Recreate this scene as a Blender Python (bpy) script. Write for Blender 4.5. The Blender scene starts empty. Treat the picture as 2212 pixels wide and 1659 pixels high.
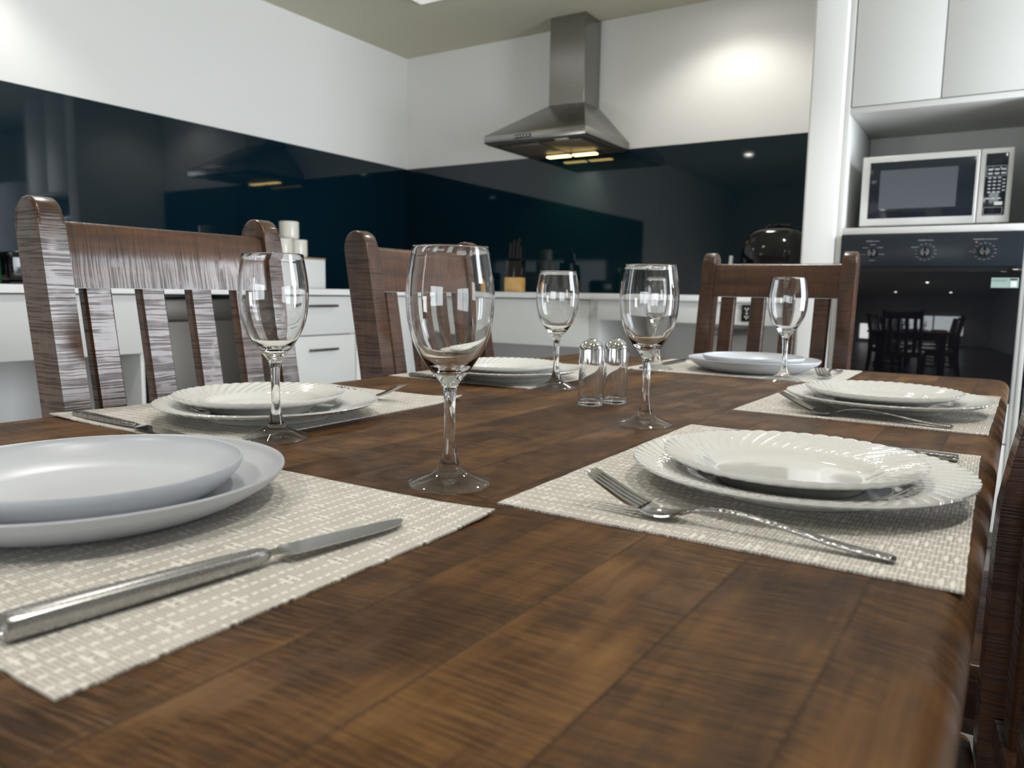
import bpy, bmesh, math, random
from mathutils import Vector, Matrix
random.seed(7)
PI = math.pi
S = bpy.context.scene
COL = S.collection

# ------------------------------------------------------------------ camera, world, light, exposure
cam_d = bpy.data.cameras.new('camera')
cam_d.sensor_width = 36.0
cam_d.lens = 26.81
cam_d.clip_start = 0.02
cam_d.dof.use_dof = True
cam_d.dof.focus_distance = 0.80
cam_d.dof.aperture_fstop = 9.0
cam = bpy.data.objects.new('camera', cam_d)
COL.objects.link(cam)
CZ = 0.92
right = Vector((0.844, 0.536, 0.016)); up = Vector((-0.078, 0.093, 0.993)); fwd = Vector((-0.531, 0.839, -0.120))
fwd.normalize(); right = (right - fwd * right.dot(fwd)).normalized(); up = right.cross(fwd)
M = Matrix((( right.x, up.x, -fwd.x, 0.0), (right.y, up.y, -fwd.y, 0.0), (right.z, up.z, -fwd.z, CZ), (0, 0, 0, 1)))
cam.matrix_world = M
S.camera = cam

wd = bpy.data.worlds.new('sky'); S.world = wd; wd.use_nodes = True
wb = wd.node_tree.nodes['Background']
wb.inputs[0].default_value = (0.75, 0.88, 1.0, 1); wb.inputs[1].default_value = 1.0

S.view_settings.view_transform = 'Standard'
S.view_settings.look = 'None'
S.view_settings.gamma = 1.0
S.view_settings.use_curve_mapping = False
S.view_settings.exposure = 0.0
S.cycles.use_denoising = True
S.cycles.max_bounces = 14
S.cycles.transmission_bounces = 12
S.cycles.transparent_max_bounces = 16
S.cycles.sample_clamp_indirect = 6.0
S.cycles.blur_glossy = 0.5

def area_light(name, loc, rot, sx, sy, energy, color):
    d = bpy.data.lights.new(name, 'AREA'); d.shape = 'RECTANGLE'; d.size = sx; d.size_y = sy
    d.energy = energy; d.color = color
    o = bpy.data.objects.new(name, d); COL.objects.link(o); o.location = loc; o.rotation_euler = rot
    return o
# daylight that falls in through the windows (each stands outside its pane)
area_light('daylight_side', (1.86, 2.42, 1.29), (0, PI / 2, 0), 2.02, 1.75, 172, (0.88, 0.94, 1.0))
area_light('daylight_rear_corner', (-2.72, -3.36, 0.56), (PI / 2, 0, 0), 1.0, 0.86, 38, (0.98, 0.98, 0.96))
area_light('daylight_rear_blind', (-0.28, -3.36, 0.97), (PI / 2, 0, 0), 2.22, 1.02, 44, (0.90, 0.97, 1.0))

# ------------------------------------------------------------------ materials
def new_mat(name):
    m = bpy.data.materials.new(name); m.use_nodes = True
    return m, m.node_tree.nodes, m.node_tree.links, m.node_tree.nodes['Principled BSDF']

def simple(name, col, rough=0.5, metal=0.0, spec=0.5, coat=0.0, bump=0.0, bscale=300.0, var=0.0, emit=None, estr=0.0):
    m, N, L, b = new_mat(name)
    b.inputs['Base Color'].default_value = (*col, 1)
    b.inputs['Roughness'].default_value = rough
    b.inputs['Metallic'].default_value = metal
    b.inputs['Specular IOR Level'].default_value = spec
    b.inputs['Coat Weight'].default_value = coat
    b.inputs['Coat Roughness'].default_value = 0.08
    if emit:
        b.inputs['Emission Color'].default_value = (*emit, 1); b.inputs['Emission Strength'].default_value = estr
    if bump or var:
        tc = N.new('ShaderNodeTexCoord'); nz = N.new('ShaderNodeTexNoise')
        nz.inputs['Scale'].default_value = bscale; nz.inputs['Detail'].default_value = 3
        L.new(tc.outputs['Object'], nz.inputs['Vector'])
        if bump:
            bp = N.new('ShaderNodeBump'); bp.inputs['Strength'].default_value = bump; bp.inputs['Distance'].default_value = 0.001
            L.new(nz.outputs['Fac'], bp.inputs['Height']); L.new(bp.outputs['Normal'], b.inputs['Normal'])
        if var:
            rp = N.new('ShaderNodeValToRGB')
            rp.color_ramp.elements[0].position = 0.3; rp.color_ramp.elements[1].position = 0.7
            rp.color_ramp.elements[0].color = (*[c * (1 - var) for c in col], 1)
            rp.color_ramp.elements[1].color = (*[min(1, c * (1 + var)) for c in col], 1)
            L.new(nz.outputs['Fac'], rp.inputs['Fac']); L.new(rp.outputs['Color'], b.inputs['Base Color'])
    return m

class NB:
    """small helper to write node maths"""
    def __init__(s, m): s.N = m.node_tree.nodes; s.L = m.node_tree.links
    def put(s, sock, v):
        if hasattr(v, 'is_output'): s.L.new(v, sock)
        else: sock.default_value = v
    def m(s, op, a, b=0.0, c=None):
        n = s.N.new('ShaderNodeMath'); n.operation = op
        s.put(n.inputs[0], a); s.put(n.inputs[1], b)
        if c is not None: s.put(n.inputs[2], c)
        return n.outputs[0]
    def xyz(s, v):
        n = s.N.new('ShaderNodeSeparateXYZ'); s.L.new(v, n.inputs[0]); return n.outputs
    def vec(s, x, y, z):
        n = s.N.new('ShaderNodeCombineXYZ'); s.put(n.inputs[0], x); s.put(n.inputs[1], y); s.put(n.inputs[2], z); return n.outputs[0]
    def noise(s, v, scale=1.0, detail=3.0, rough=0.55):
        n = s.N.new('ShaderNodeTexNoise'); n.inputs['Scale'].default_value = scale; n.inputs['Detail'].default_value = detail
        n.inputs['Roughness'].default_value = rough; s.L.new(v, n.inputs['Vector']); return n.outputs['Fac']
    def ramp(s, f, stops):
        n = s.N.new('ShaderNodeValToRGB'); e = n.color_ramp.elements
        while len(e) < len(stops): e.new(0.5)
        for k, (p, c) in enumerate(stops): e[k].position = p; e[k].color = (*c, 1) if len(c) == 3 else c
        s.L.new(f, n.inputs['Fac']); return n.outputs['Color']
    def mix(s, f, a, b, mode='MIX'):
        n = s.N.new('ShaderNodeMix'); n.data_type = 'RGBA'; n.blend_type = mode
        s.put(n.inputs['Factor'], f); s.put(n.inputs['A'], a); s.put(n.inputs['B'], b); return n.outputs['Result']
    def smooth(s, v, lo, hi):
        n = s.N.new('ShaderNodeMapRange'); n.interpolation_type = 'SMOOTHSTEP'
        s.put(n.inputs['Value'], v); n.inputs['From Min'].default_value = lo; n.inputs['From Max'].default_value = hi
        return n.outputs['Result']
    def bump(s, h, strength, dist, prev=None):
        n = s.N.new('ShaderNodeBump'); n.inputs['Strength'].default_value = strength; n.inputs['Distance'].default_value = dist
        s.put(n.inputs['Height'], h)
        if prev is not None: s.L.new(prev, n.inputs['Normal'])
        return n.outputs['Normal']

def wood_table():
    m, N, L, b = new_mat('stained_table_wood'); q = NB(m)
    tc = N.new('ShaderNodeTexCoord'); X, Y, Z = q.xyz(tc.outputs['Object'])
    W = 0.0685
    t = q.m('DIVIDE', q.m('ADD', X, 1.9025), W)
    idx = q.m('FLOOR', t); fr = q.m('FRACT', t)
    wn = N.new('ShaderNodeTexWhiteNoise'); wn.noise_dimensions = '1D'; L.new(idx, wn.inputs['W'])
    rnd = wn.outputs['Value']; rc = q.xyz(wn.outputs['Color'])
    xl = q.m('MULTIPLY', q.m('SUBTRACT', fr, 0.5), W)
    yo = q.m('ADD', Y, q.m('MULTIPLY', rnd, 7.0))
    # grain along the boards
    g1 = q.noise(q.vec(q.m('MULTIPLY', X, 60.0), q.m('MULTIPLY', yo, 3.0), rnd), 1.0, 4.0, 0.6)
    g2 = q.noise(q.vec(q.m('MULTIPLY', X, 400.0), q.m('MULTIPLY', yo, 12.0), rnd), 1.0, 3.0, 0.6)
    big = q.noise(q.vec(q.m('MULTIPLY', X, 9.0), q.m('MULTIPLY', yo, 8.0), 0.0), 1.0, 3.0, 0.55)
    # circular-saw arcs across each board
    bend = q.m('MULTIPLY', q.m('SUBTRACT', rc[1], 0.5), 1.3)
    arc = q.m('ADD', yo, q.m('ADD', q.m('MULTIPLY', xl, bend), q.m('MULTIPLY', q.m('MULTIPLY', xl, xl), 4.5)))
    wob = q.noise(q.vec(q.m('MULTIPLY', X, 14.0), q.m('MULTIPLY', yo, 14.0), 3.0), 1.0, 2.0)
    arc = q.m('ADD', arc, q.m('MULTIPLY', wob, 0.010))
    s1 = q.m('MULTIPLY_ADD', q.m('SINE', q.m('MULTIPLY', arc, 2 * PI / 0.0050)), 0.5, 0.5)
    s2 = q.noise(q.vec(q.m('MULTIPLY', q.m('ADD', yo, q.m('MULTIPLY', xl, q.m('MULTIPLY', bend, 0.25))), 620.0), q.m('MULTIPLY', X, 22.0), rnd), 1.0, 2.0, 0.6)
    s2 = q.smooth(s2, 0.34, 0.62)
    kind = q.smooth(rc[2], 0.40, 0.55)
    saw = q.m('ADD', q.m('MULTIPLY', s1, q.m('SUBTRACT', 1.0, kind)), q.m('MULTIPLY', s2, kind))
    saw = q.m('ADD', q.m('MULTIPLY', saw, 0.75), q.m('MULTIPLY', s2, 0.25))
    msk = q.smooth(q.noise(q.vec(q.m('MULTIPLY', X, 18.0), q.m('MULTIPLY', yo, 9.0), 9.0), 1.0, 3.0), 0.34, 0.58)
    sawm = q.m('MULTIPLY', saw, msk)
    patch = q.noise(q.vec(q.m('MULTIPLY', X, 34.0), q.m('MULTIPLY', yo, 30.0), 5.0), 1.0, 4.0, 0.6)
    v = q.m('ADD', q.m('MULTIPLY_ADD', g1, 0.28, q.m('MULTIPLY_ADD', patch, 0.16, 0.055)), q.m('ADD', q.m('MULTIPLY', g2, 0.20), q.m('MULTIPLY', big, 0.36)))
    v = q.m('ADD', v, q.m('MULTIPLY', q.m('SUBTRACT', rnd, 0.5), 0.12))
    v = q.m('SUBTRACT', v, q.m('MULTIPLY', q.m('SUBTRACT', 1.0, saw), q.m('MULTIPLY', msk, 0.19)))
    col = q.ramp(v, [(0.28, (0.020, 0.0078, 0.0022)), (0.46, (0.066, 0.0285, 0.0074)), (0.60, (0.128, 0.0590, 0.0155)), (0.80, (0.220, 0.110, 0.030))])
    seam = q.m('SUBTRACT', 1.0, q.smooth(q.m('MINIMUM', fr, q.m('SUBTRACT', 1.0, fr)), 0.004, 0.022))
    col = q.mix(q.m('MULTIPLY', seam, 0.42), col, (0.012, 0.006, 0.003, 1))
    L.new(col, b.inputs['Base Color'])
    L.new(q.m('ADD', 0.30, q.m('MULTIPLY', big, 0.22)), b.inputs['Roughness'])
    n1 = q.bump(sawm, 0.9, 0.0012)
    n2 = q.bump(q.m('MULTIPLY', seam, -1.0), 0.5, 0.0006, n1)
    n3 = q.bump(g1, 0.18, 0.0006, n2)
    L.new(n3, b.inputs['Normal'])
    b.inputs['Specular IOR Level'].default_value = 0.25
    return m

def wood_chair(name, along, base, saw_amp=1.0, per=0.0068):
    """varnished rough-sawn pine; along = the axis the grain follows"""
    m, N, L, b = new_mat(name); q = NB(m)
    tc = N.new('ShaderNodeTexCoord'); c = q.xyz(tc.outputs['Object'])
    a = c[along]; o = [c[i] for i in range(3) if i != along]
    g1 = q.noise(q.vec(q.m('MULTIPLY', o[0], 55.0), q.m('MULTIPLY', o[1], 55.0), q.m('MULTIPLY', a, 5.0)), 1.0, 4.0, 0.6)
    big = q.noise(tc.outputs['Object'], 7.0, 3.0)
    wob = q.noise(q.vec(q.m('MULTIPLY', o[0], 30.0), q.m('MULTIPLY', o[1], 30.0), q.m('MULTIPLY', a, 30.0)), 1.0, 2.0)
    ar = q.m('ADD', a, q.m('MULTIPLY', wob, 0.0035))
    saw = q.noise(q.vec(q.m('MULTIPLY', o[0], 9.0), q.m('MULTIPLY', o[1], 9.0), q.m('MULTIPLY', ar, 1.6 / per)), 1.0, 1.5, 0.5)
    dark = q.smooth(saw, 0.46, 0.62)
    msk = q.smooth(q.noise(tc.outputs['Object'], 34.0, 2.0), 0.30, 0.52)
    dm = q.m('MULTIPLY', dark, msk)
    v = q.m('ADD', q.m('MULTIPLY', g1, 0.6), q.m('MULTIPLY', big, 0.4))
    col = q.ramp(v, [(0.30, tuple(x * 0.40 for x in base)), (0.50, base), (0.72, tuple(min(1, x * 1.9) for x in base))])
    col = q.mix(q.m('MULTIPLY', dm, 0.58 * saw_amp), col, (0.012, 0.006, 0.004, 1))
    L.new(col, b.inputs['Base Color'])
    L.new(q.m('ADD', 0.30, q.m('MULTIPLY', dm, 0.35)), b.inputs['Roughness'])
    n1 = q.bump(q.m('MULTIPLY', dm, -1.0), 0.55 * saw_amp, 0.0007)
    n2 = q.bump(g1, 0.12, 0.0006, n1)
    L.new(n2, b.inputs['Normal']); L.new(q.bump(q.m('MULTIPLY', dm, -1.0), 0.13 * saw_amp, 0.0007), b.inputs['Coat Normal'])
    b.inputs['Specular IOR Level'].default_value = 0.30
    L.new(q.m('MULTIPLY_ADD', dm, -0.45, 0.90), b.inputs['Coat Weight']); b.inputs['Coat Roughness'].default_value = 0.22
    return m

def woven(name):
    """vinyl basket weave: fine over-under cords, broken pale rows, pale crossing pairs"""
    m, N, L, b = new_mat(name); q = NB(m)
    tc = N.new('ShaderNodeTexCoord'); Y, X, Z = q.xyz(tc.outputs['Object'])
    P = 0.0026
    u = q.m('DIVIDE', X, P); v = q.m('DIVIDE', Y, P * 0.62)
    su = q.m('SINE', q.m('MULTIPLY', u, PI)); sv = q.m('SINE', q.m('MULTIPLY', v, PI))
    chk = q.m('MULTIPLY', su, sv)
    cord = q.m('ABSOLUTE', sv); cord2 = q.m('ABSOLUTE', su)
    over = q.m('GREATER_THAN', chk, 0.0)
    hgt = q.m('ADD', q.m('MULTIPLY', cord, over), q.m('MULTIPLY', cord2, q.m('SUBTRACT', 1.0, over)))
    # dashed pale rows that run along X, one every 12 mm
    R = 0.0118
    vr = q.m('DIVIDE', Y, R); fr = q.m('FRACT', vr); row = q.m('FLOOR', vr)
    inrow = q.m('LESS_THAN', q.m('ABSOLUTE', q.m('SUBTRACT', fr, 0.5)), 0.11)
    dash = q.m('FRACT', q.m('ADD', q.m('DIVIDE', X, 0.0062), q.m('MULTIPLY', row, 0.5)))
    d1 = q.m('MULTIPLY', inrow, q.m('LESS_THAN', dash, 0.62))
    # pairs of pale cords crossing, staggered by row pair
    T = 0.036
    rowp = q.m('FLOOR', q.m('DIVIDE', Y, R * 2)); st = q.m('FRACT', q.m('MULTIPLY', rowp, 0.5))
    fx = q.m('FRACT', q.m('ADD', q.m('DIVIDE', X, T), st))
    pa = q.m('LESS_THAN', q.m('ABSOLUTE', q.m('SUBTRACT', fx, 0.42)), 0.032)
    pb = q.m('LESS_THAN', q.m('ABSOLUTE', q.m('SUBTRACT', fx, 0.58)), 0.032)
    f2 = q.m('FRACT', q.m('DIVIDE', Y, R * 2))
    seg = q.m('LESS_THAN', q.m('ABSOLUTE', q.m('SUBTRACT', f2, 0.25)), 0.23)
    d2 = q.m('MULTIPLY', q.m('MAXIMUM', pa, pb), seg)
    hole = q.m('MULTIPLY', q.m('LESS_THAN', q.m('ABSOLUTE', q.m('SUBTRACT', fx, 0.50)), 0.03), q.m('LESS_THAN', q.m('ABSOLUTE', q.m('SUBTRACT', q.m('ABSOLUTE', q.m('SUBTRACT', f2, 0.25)), 0.09)), 0.022))
    pale = q.m('MAXIMUM', d1, d2)
    nz = q.noise(tc.outputs['Object'], 40.0, 3.0)
    base = q.ramp(q.m('ADD', q.m('MULTIPLY', hgt, 0.62), q.m('MULTIPLY', nz, 0.34)), [(0.15, (0.15, 0.135, 0.115)), (0.42, (0.44, 0.408, 0.360)), (0.78, (0.66, 0.63, 0.575))])
    col = q.mix(pale, base, (0.78, 0.75, 0.68, 1))
    col = q.mix(q.m('MULTIPLY', hole, 0.6), col, (0.05, 0.04, 0.03, 1))
    L.new(col, b.inputs['Base Color'])
    b.inputs['Roughness'].default_value = 0.5
    h = q.m('SUBTRACT', q.m('ADD', q.m('MULTIPLY', hgt, 0.7), q.m('MULTIPLY', pale, 0.6)), hole)
    L.new(q.bump(h, 0.7, 0.0008), b.inputs['Normal'])
    return m

def glass_mat(name, tint=(1, 1, 1), ior=1.5, rough=0.0):
    m, N, L, b = new_mat(name)
    b.inputs['Base Color'].default_value = (*tint, 1); b.inputs['Roughness'].default_value = rough
    b.inputs['Transmission Weight'].default_value = 1.0; b.inputs['IOR'].default_value = ior
    return m

def stemware():
    """solid refracting stem and bowl; the thin blown foot lets most light straight through"""
    m, N, L, b = new_mat('stemware_glass'); q = NB(m)
    b.inputs['Base Color'].default_value = (1, 1, 1, 1); b.inputs['Roughness'].default_value = 0.0
    b.inputs['Transmission Weight'].default_value = 1.0; b.inputs['IOR'].default_value = 1.5
    tc = N.new('ShaderNodeTexCoord'); Z = q.xyz(tc.outputs['Object'])[2]
    solid = q.m('MULTIPLY_ADD', q.smooth(Z, 0.0060, 0.0115), 0.90, 0.10)
    lw = N.new('ShaderNodeLayerWeight'); lw.inputs['Blend'].default_value = 0.5
    f = q.m('MULTIPLY_ADD', q.m('POWER', lw.outputs['Facing'], 5.0), 0.92, 0.045)
    t = N.new('ShaderNodeBsdfTransparent'); t.inputs['Color'].default_value = (0.985, 0.99, 0.99, 1)
    g = N.new('ShaderNodeBsdfGlossy'); g.inputs['Roughness'].default_value = 0.0
    mx = N.new('ShaderNodeMixShader'); L.new(f, mx.inputs[0]); L.new(t.outputs[0], mx.inputs[1]); L.new(g.outputs[0], mx.inputs[2])
    m2 = N.new('ShaderNodeMixShader'); L.new(solid, m2.inputs[0]); L.new(mx.outputs[0], m2.inputs[1]); L.new(b.outputs[0], m2.inputs[2])
    L.new(m2.outputs[0], N['Material Output'].inputs['Surface'])
    return m

def pane_mat():
    m, N, L, b = new_mat('window_pane_glass'); N.remove(b)
    t = N.new('ShaderNodeBsdfTransparent'); g = N.new('ShaderNodeBsdfGlossy'); g.inputs['Roughness'].default_value = 0.02
    fr = N.new('ShaderNodeFresnel'); fr.inputs['IOR'].default_value = 1.5
    mx = N.new('ShaderNodeMixShader'); L.new(fr.outputs[0], mx.inputs[0]); L.new(t.outputs[0], mx.inputs[1]); L.new(g.outputs[0], mx.inputs[2])
    L.new(mx.outputs[0], N['Material Output'].inputs['Surface'])
    return m

def brushed(name, col, rough, axis=0):
    m, N, L, b = new_mat(name); q = NB(m)
    tc = N.new('ShaderNodeTexCoord'); c = q.xyz(tc.outputs['Object'])
    sc = [900.0, 900.0, 900.0]; sc[axis] = 6.0
    nz = q.noise(q.vec(q.m('MULTIPLY', c[0], sc[0]), q.m('MULTIPLY', c[1], sc[1]), q.m('MULTIPLY', c[2], sc[2])), 1.0, 3.0)
    b.inputs['Base Color'].default_value = (*col, 1); b.inputs['Metallic'].default_value = 1.0
    L.new(q.m('ADD', rough - 0.06, q.m('MULTIPLY', nz, 0.12)), b.inputs['Roughness'])
    L.new(q.bump(nz, 0.06, 0.0003), b.inputs['Normal'])
    return m

def hammered():
    m, N, L, b = new_mat('hammered_steel'); q = NB(m)
    tc = N.new('ShaderNodeTexCoord')
    vo = N.new('ShaderNodeTexVoronoi'); vo.inputs['Scale'].default_value = 330.0; L.new(tc.outputs['Object'], vo.inputs['Vector'])
    b.inputs['Base Color'].default_value = (0.33, 0.32, 0.31, 1); b.inputs['Metallic'].default_value = 1.0; b.inputs['Roughness'].default_value = 0.2
    L.new(q.bump(vo.outputs['Distance'], 0.6, 0.0008), b.inputs['Normal'])
    return m

def floor_mat():
    m, N, L, b = new_mat('grey_plank_floor'); q = NB(m)
    tc = N.new('ShaderNodeTexCoord'); X, Y, Z = q.xyz(tc.outputs['Object'])
    t = q.m('DIVIDE', Y, 0.18); idx = q.m('FLOOR', t); fr = q.m('FRACT', t)
    wn = N.new('ShaderNodeTexWhiteNoise'); wn.noise_dimensions = '1D'; L.new(idx, wn.inputs['W'])
    g = q.noise(q.vec(q.m('ADD', q.m('MULTIPLY', X, 2.5), q.m('MULTIPLY', wn.outputs['Value'], 9.0)), q.m('MULTIPLY', Y, 40.0), 0.0), 1.0, 4.0)
    col = q.ramp(q.m('ADD', q.m('MULTIPLY', g, 0.8), q.m('MULTIPLY', wn.outputs['Value'], 0.2)), [(0.3, (0.10, 0.09, 0.082)), (0.7, (0.22, 0.205, 0.19))])
    seam = q.m('LESS_THAN', fr, 0.012)
    L.new(q.mix(seam, col, (0.04, 0.035, 0.03, 1)), b.inputs['Base Color']); b.inputs['Roughness'].default_value = 0.4
    return m

MT = {}
MT['table'] = wood_table()
MT['post'] = wood_chair('chair_wood_upright', 2, (0.060, 0.0222, 0.0084), 1.0, 0.0036)
MT['rail'] = wood_chair('chair_wood_rail', 0, (0.078, 0.0280, 0.0092), 0.75, 0.0026)
MT['seatwood'] = wood_chair('chair_wood_seat', 0, (0.125, 0.050, 0.019), 0.5)
MT['mat'] = woven('woven_vinyl')
MT['china'] = simple('white_glazed_china', (0.665, 0.66, 0.635), 0.07, spec=0.5, coat=0.3)
MT['stone'] = simple('matte_white_stoneware', (0.48, 0.50, 0.535), 0.33, spec=0.45, bump=0.05, bscale=500)
MT['glass'] = glass_mat('clear_glass', (1, 1, 1), 1.5)
MT['stemware'] = stemware()
MT['acrylic'] = glass_mat('clear_acrylic', (0.98, 0.98, 1.0), 1.48)
MT['chrome'] = simple('chrome', (0.82, 0.82, 0.83), 0.05, 1.0)
MT['steel'] = brushed('cutlery_steel', (0.38, 0.375, 0.37), 0.27, 1)
MT['polished'] = simple('polished_steel', (0.50, 0.49, 0.48), 0.10, 1.0)
MT['hammered'] = hammered()
MT['hood'] = brushed('brushed_hood_steel', (0.33, 0.325, 0.305), 0.26, 0)
MT['hooddark'] = simple('dark_hood_underside', (0.05, 0.05, 0.05), 0.4)
MT['filter'] = brushed('mesh_filter_metal', (0.33, 0.31, 0.29), 0.45, 0)
MT['wall'] = simple('white_wall_paint', (0.76, 0.755, 0.735), 0.75, spec=0.3, bump=0.06, bscale=220)
MT['ceil'] = simple('ceiling_paint', (0.58, 0.565, 0.465), 0.9, spec=0.1, bump=0.04, bscale=200)
MT['cab'] = simple('white_cabinet_laminate', (0.62, 0.62, 0.597), 0.42, spec=0.4)
MT['cabdark'] = simple('cabinet_reveal', (0.16, 0.155, 0.15), 0.7)
MT['kick'] = simple('pale_kickboard', (0.50, 0.50, 0.48), 0.5)
MT['bench'] = simple('white_stone_benchtop', (0.74, 0.735, 0.71), 0.25, var=0.03, bscale=120)
MT['splash'] = simple('navy_glass_panel', (0.0012, 0.0105, 0.0180), 0.035, spec=0.55)
MT['blackglass'] = simple('black_oven_glass', (0.0035, 0.004, 0.006), 0.03, spec=0.6)
MT['panelblack'] = simple('dark_slate_oven_fascia', (0.012, 0.017, 0.023), 0.33, spec=0.35)
MT['black'] = simple('black_plastic', (0.008, 0.008, 0.009), 0.25)
MT['glossblack'] = simple('gloss_black_plastic', (0.004, 0.004, 0.0045), 0.09, spec=0.5)
MT['rubber'] = simple('black_rubber', (0.012, 0.012, 0.012), 0.7)
MT['silver'] = simple('silver_plastic', (0.62, 0.62, 0.60), 0.32, 0.35)
MT['mwglass'] = simple('microwave_glass', (0.012, 0.017, 0.024), 0.08)
MT['mwmesh'] = simple('microwave_window_mesh', (0.070, 0.078, 0.092), 0.25)
MT['legend'] = simple('grey_print', (0.19, 0.20, 0.22), 0.6)
MT['legendlight'] = simple('pale_print', (0.55, 0.56, 0.58), 0.6)
MT['sticker'] = simple('pale_green_sticker', (0.34, 0.46, 0.42), 0.5)
MT['white'] = simple('white_plastic', (0.78, 0.78, 0.77), 0.35)
MT['red'] = simple('red_lamp_lens', (0.45, 0.10, 0.12), 0.3)
MT['dish'] = brushed('dishwasher_steel', (0.082, 0.076, 0.068), 0.45, 2)
MT['handle'] = simple('dark_bar_handle', (0.075, 0.07, 0.062), 0.35, 0.6)
MT['bamboo'] = simple('bamboo_block', (0.50, 0.31, 0.11), 0.45, var=0.12, bscale=30)
MT['mug'] = simple('cream_ceramic', (0.70, 0.67, 0.60), 0.25)
MT['boxwhite'] = simple('white_enamel_box', (0.69, 0.70, 0.69), 0.35)
MT['boxlid'] = simple('tan_lid', (0.33, 0.22, 0.12), 0.5)
MT['green'] = simple('green_bottle_plastic', (0.002, 0.085, 0.022), 0.15, spec=0.5)
MT['fridge'] = simple('dark_grey_fridge_skin', (0.052, 0.060, 0.062), 0.45)
MT['pvc'] = simple('grey_pvc', (0.33, 0.33, 0.35), 0.4)
MT['frame'] = simple('white_window_frame', (0.7, 0.7, 0.7), 0.4)
MT['pane'] = pane_mat()
MT['floor'] = floor_mat()
MT['lamp'] = simple('warm_halogen_lens', (1.0, 0.8, 0.4), 0.3, emit=(1.0, 0.70, 0.22), estr=9.0)
MT['downlens'] = simple('downlight_lens', (1, 1, 1), 0.3, emit=(1.0, 0.97, 0.90), estr=70.0)
MT['panel'] = simple('fitting_face_glow', (1, 1, 1), 0.3, emit=(1.0, 0.99, 0.95), estr=0.30)  # faint glow added so the square ceiling fitting reads white

# ------------------------------------------------------------------ mesh helpers
def link(name, bm, mat, parent=None, smooth=True, angle=35):
    me = bpy.data.meshes.new(name)
    bmesh.ops.recalc_face_normals(bm, faces=bm.faces[:])
    bm.to_mesh(me); bm.free()
    for m in (mat if isinstance(mat, (list, tuple)) else [mat]): me.materials.append(m)
    if smooth:
        me.polygons.foreach_set('use_smooth', [True] * len(me.polygons))
        me.set_sharp_from_angle(angle=math.radians(angle))
    o = bpy.data.objects.new(name, me); COL.objects.link(o)
    if parent is not None: o.parent = parent
    return o

def tag(o, label, cat, group=None):
    o['label'] = label; o['category'] = cat
    if group: o['group'] = group
    return o
def thing(name, label, cat, loc=(0, 0, 0), rz=0.0, group=None):
    o = bpy.data.objects.new(name, None); COL.objects.link(o)
    o.empty_display_size = 0.05
    o.location = loc; o.rotation_euler = (0, 0, rz)
    return tag(o, label, cat, group)
def struct(name, bm, mat, parent=None, **k):
    o = link(name, bm, mat, parent, **k); o['kind'] = 'structure'; return o
def dup(root, loc, rz, label, group=None):
    r = root.copy(); COL.objects.link(r); r.location = loc; r.rotation_euler = (0, 0, rz)
    r['label'] = label
    if group: r['group'] = group
    for ch in list(root.children):
        c = ch.copy(); COL.objects.link(c); c.parent = r
        for g in list(ch.children):
            d = g.copy(); COL.objects.link(d); d.parent = c
    return r

def BM(): return bmesh.new()
def box(bm, x0, x1, y0, y1, z0, z1, bev=0.0, seg=2, mi=0):
    vs = [bm.verts.new(p) for p in ((x0, y0, z0), (x1, y0, z0), (x1, y1, z0), (x0, y1, z0), (x0, y0, z1), (x1, y0, z1), (x1, y1, z1), (x0, y1, z1))]
    fs = [bm.faces.new([vs[i] for i in f]) for f in ((3, 2, 1, 0), (4, 5, 6, 7), (0, 1, 5, 4), (1, 2, 6, 5), (2, 3, 7, 6), (3, 0, 4, 7))]
    for f in fs: f.material_index = mi
    if bev:
        es = list({e for f in fs for e in f.edges})
        r = bmesh.ops.bevel(bm, geom=es, offset=bev, segments=seg, profile=0.5, affect='EDGES', clamp_overlap=True)
        for f in r['faces']: f.material_index = mi
    return bm
def bx(*a, **k): return box(BM(), *a, **k)
def prism(bm, pts, axis, a0, a1, bev=0.0, seg=2):
    """extrude a closed outline along axis: pts are the two other coordinates in cyclic order"""
    def P(p, a):
        return {0: (a, p[0], p[1]), 1: (p[0], a, p[1]), 2: (p[0], p[1], a)}[axis]
    A = [bm.verts.new(P(p, a0)) for p in pts]; B = [bm.verts.new(P(p, a1)) for p in pts]
    n = len(pts)
    fs = [bm.faces.new(A[::-1]), bm.faces.new(B)]
    for i in range(n): fs.append(bm.faces.new((A[i], A[(i + 1) % n], B[(i + 1) % n], B[i])))
    if bev:
        es = list({e for f in fs[:2] for e in f.edges})
        bmesh.ops.bevel(bm, geom=es, offset=bev, segments=seg, profile=0.5, affect='EDGES', clamp_overlap=True)
    return bm
def lathe(bm, prof, n=48, cx=0.0, cy=0.0, close=False, fn=None):
    rings = []
    for k, (r, z) in enumerate(prof):
        if r < 1e-6: rings.append([bm.verts.new((cx, cy, z))])
        else:
            ring = []
            for i in range(n):
                a = 2 * PI * i / n; rr, zz = r, z
                if fn: rr, zz = fn(k, r, z, a)
                ring.append(bm.verts.new((cx + rr * math.cos(a), cy + rr * math.sin(a), zz)))
            rings.append(ring)
    pairs = list(zip(rings[:-1], rings[1:]))
    if close: pairs.append((rings[-1], rings[0]))
    for A, B in pairs:
        for i in range(n):
            j = (i + 1) % n
            if len(A) == 1 and len(B) == 1: continue
            if len(A) == 1: bm.faces.new((A[0], B[i], B[j]))
            elif len(B) == 1: bm.faces.new((A[i], A[j], B[0]))
            else: bm.faces.new((A[i], A[j], B[j], B[i]))
    return bm
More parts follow.
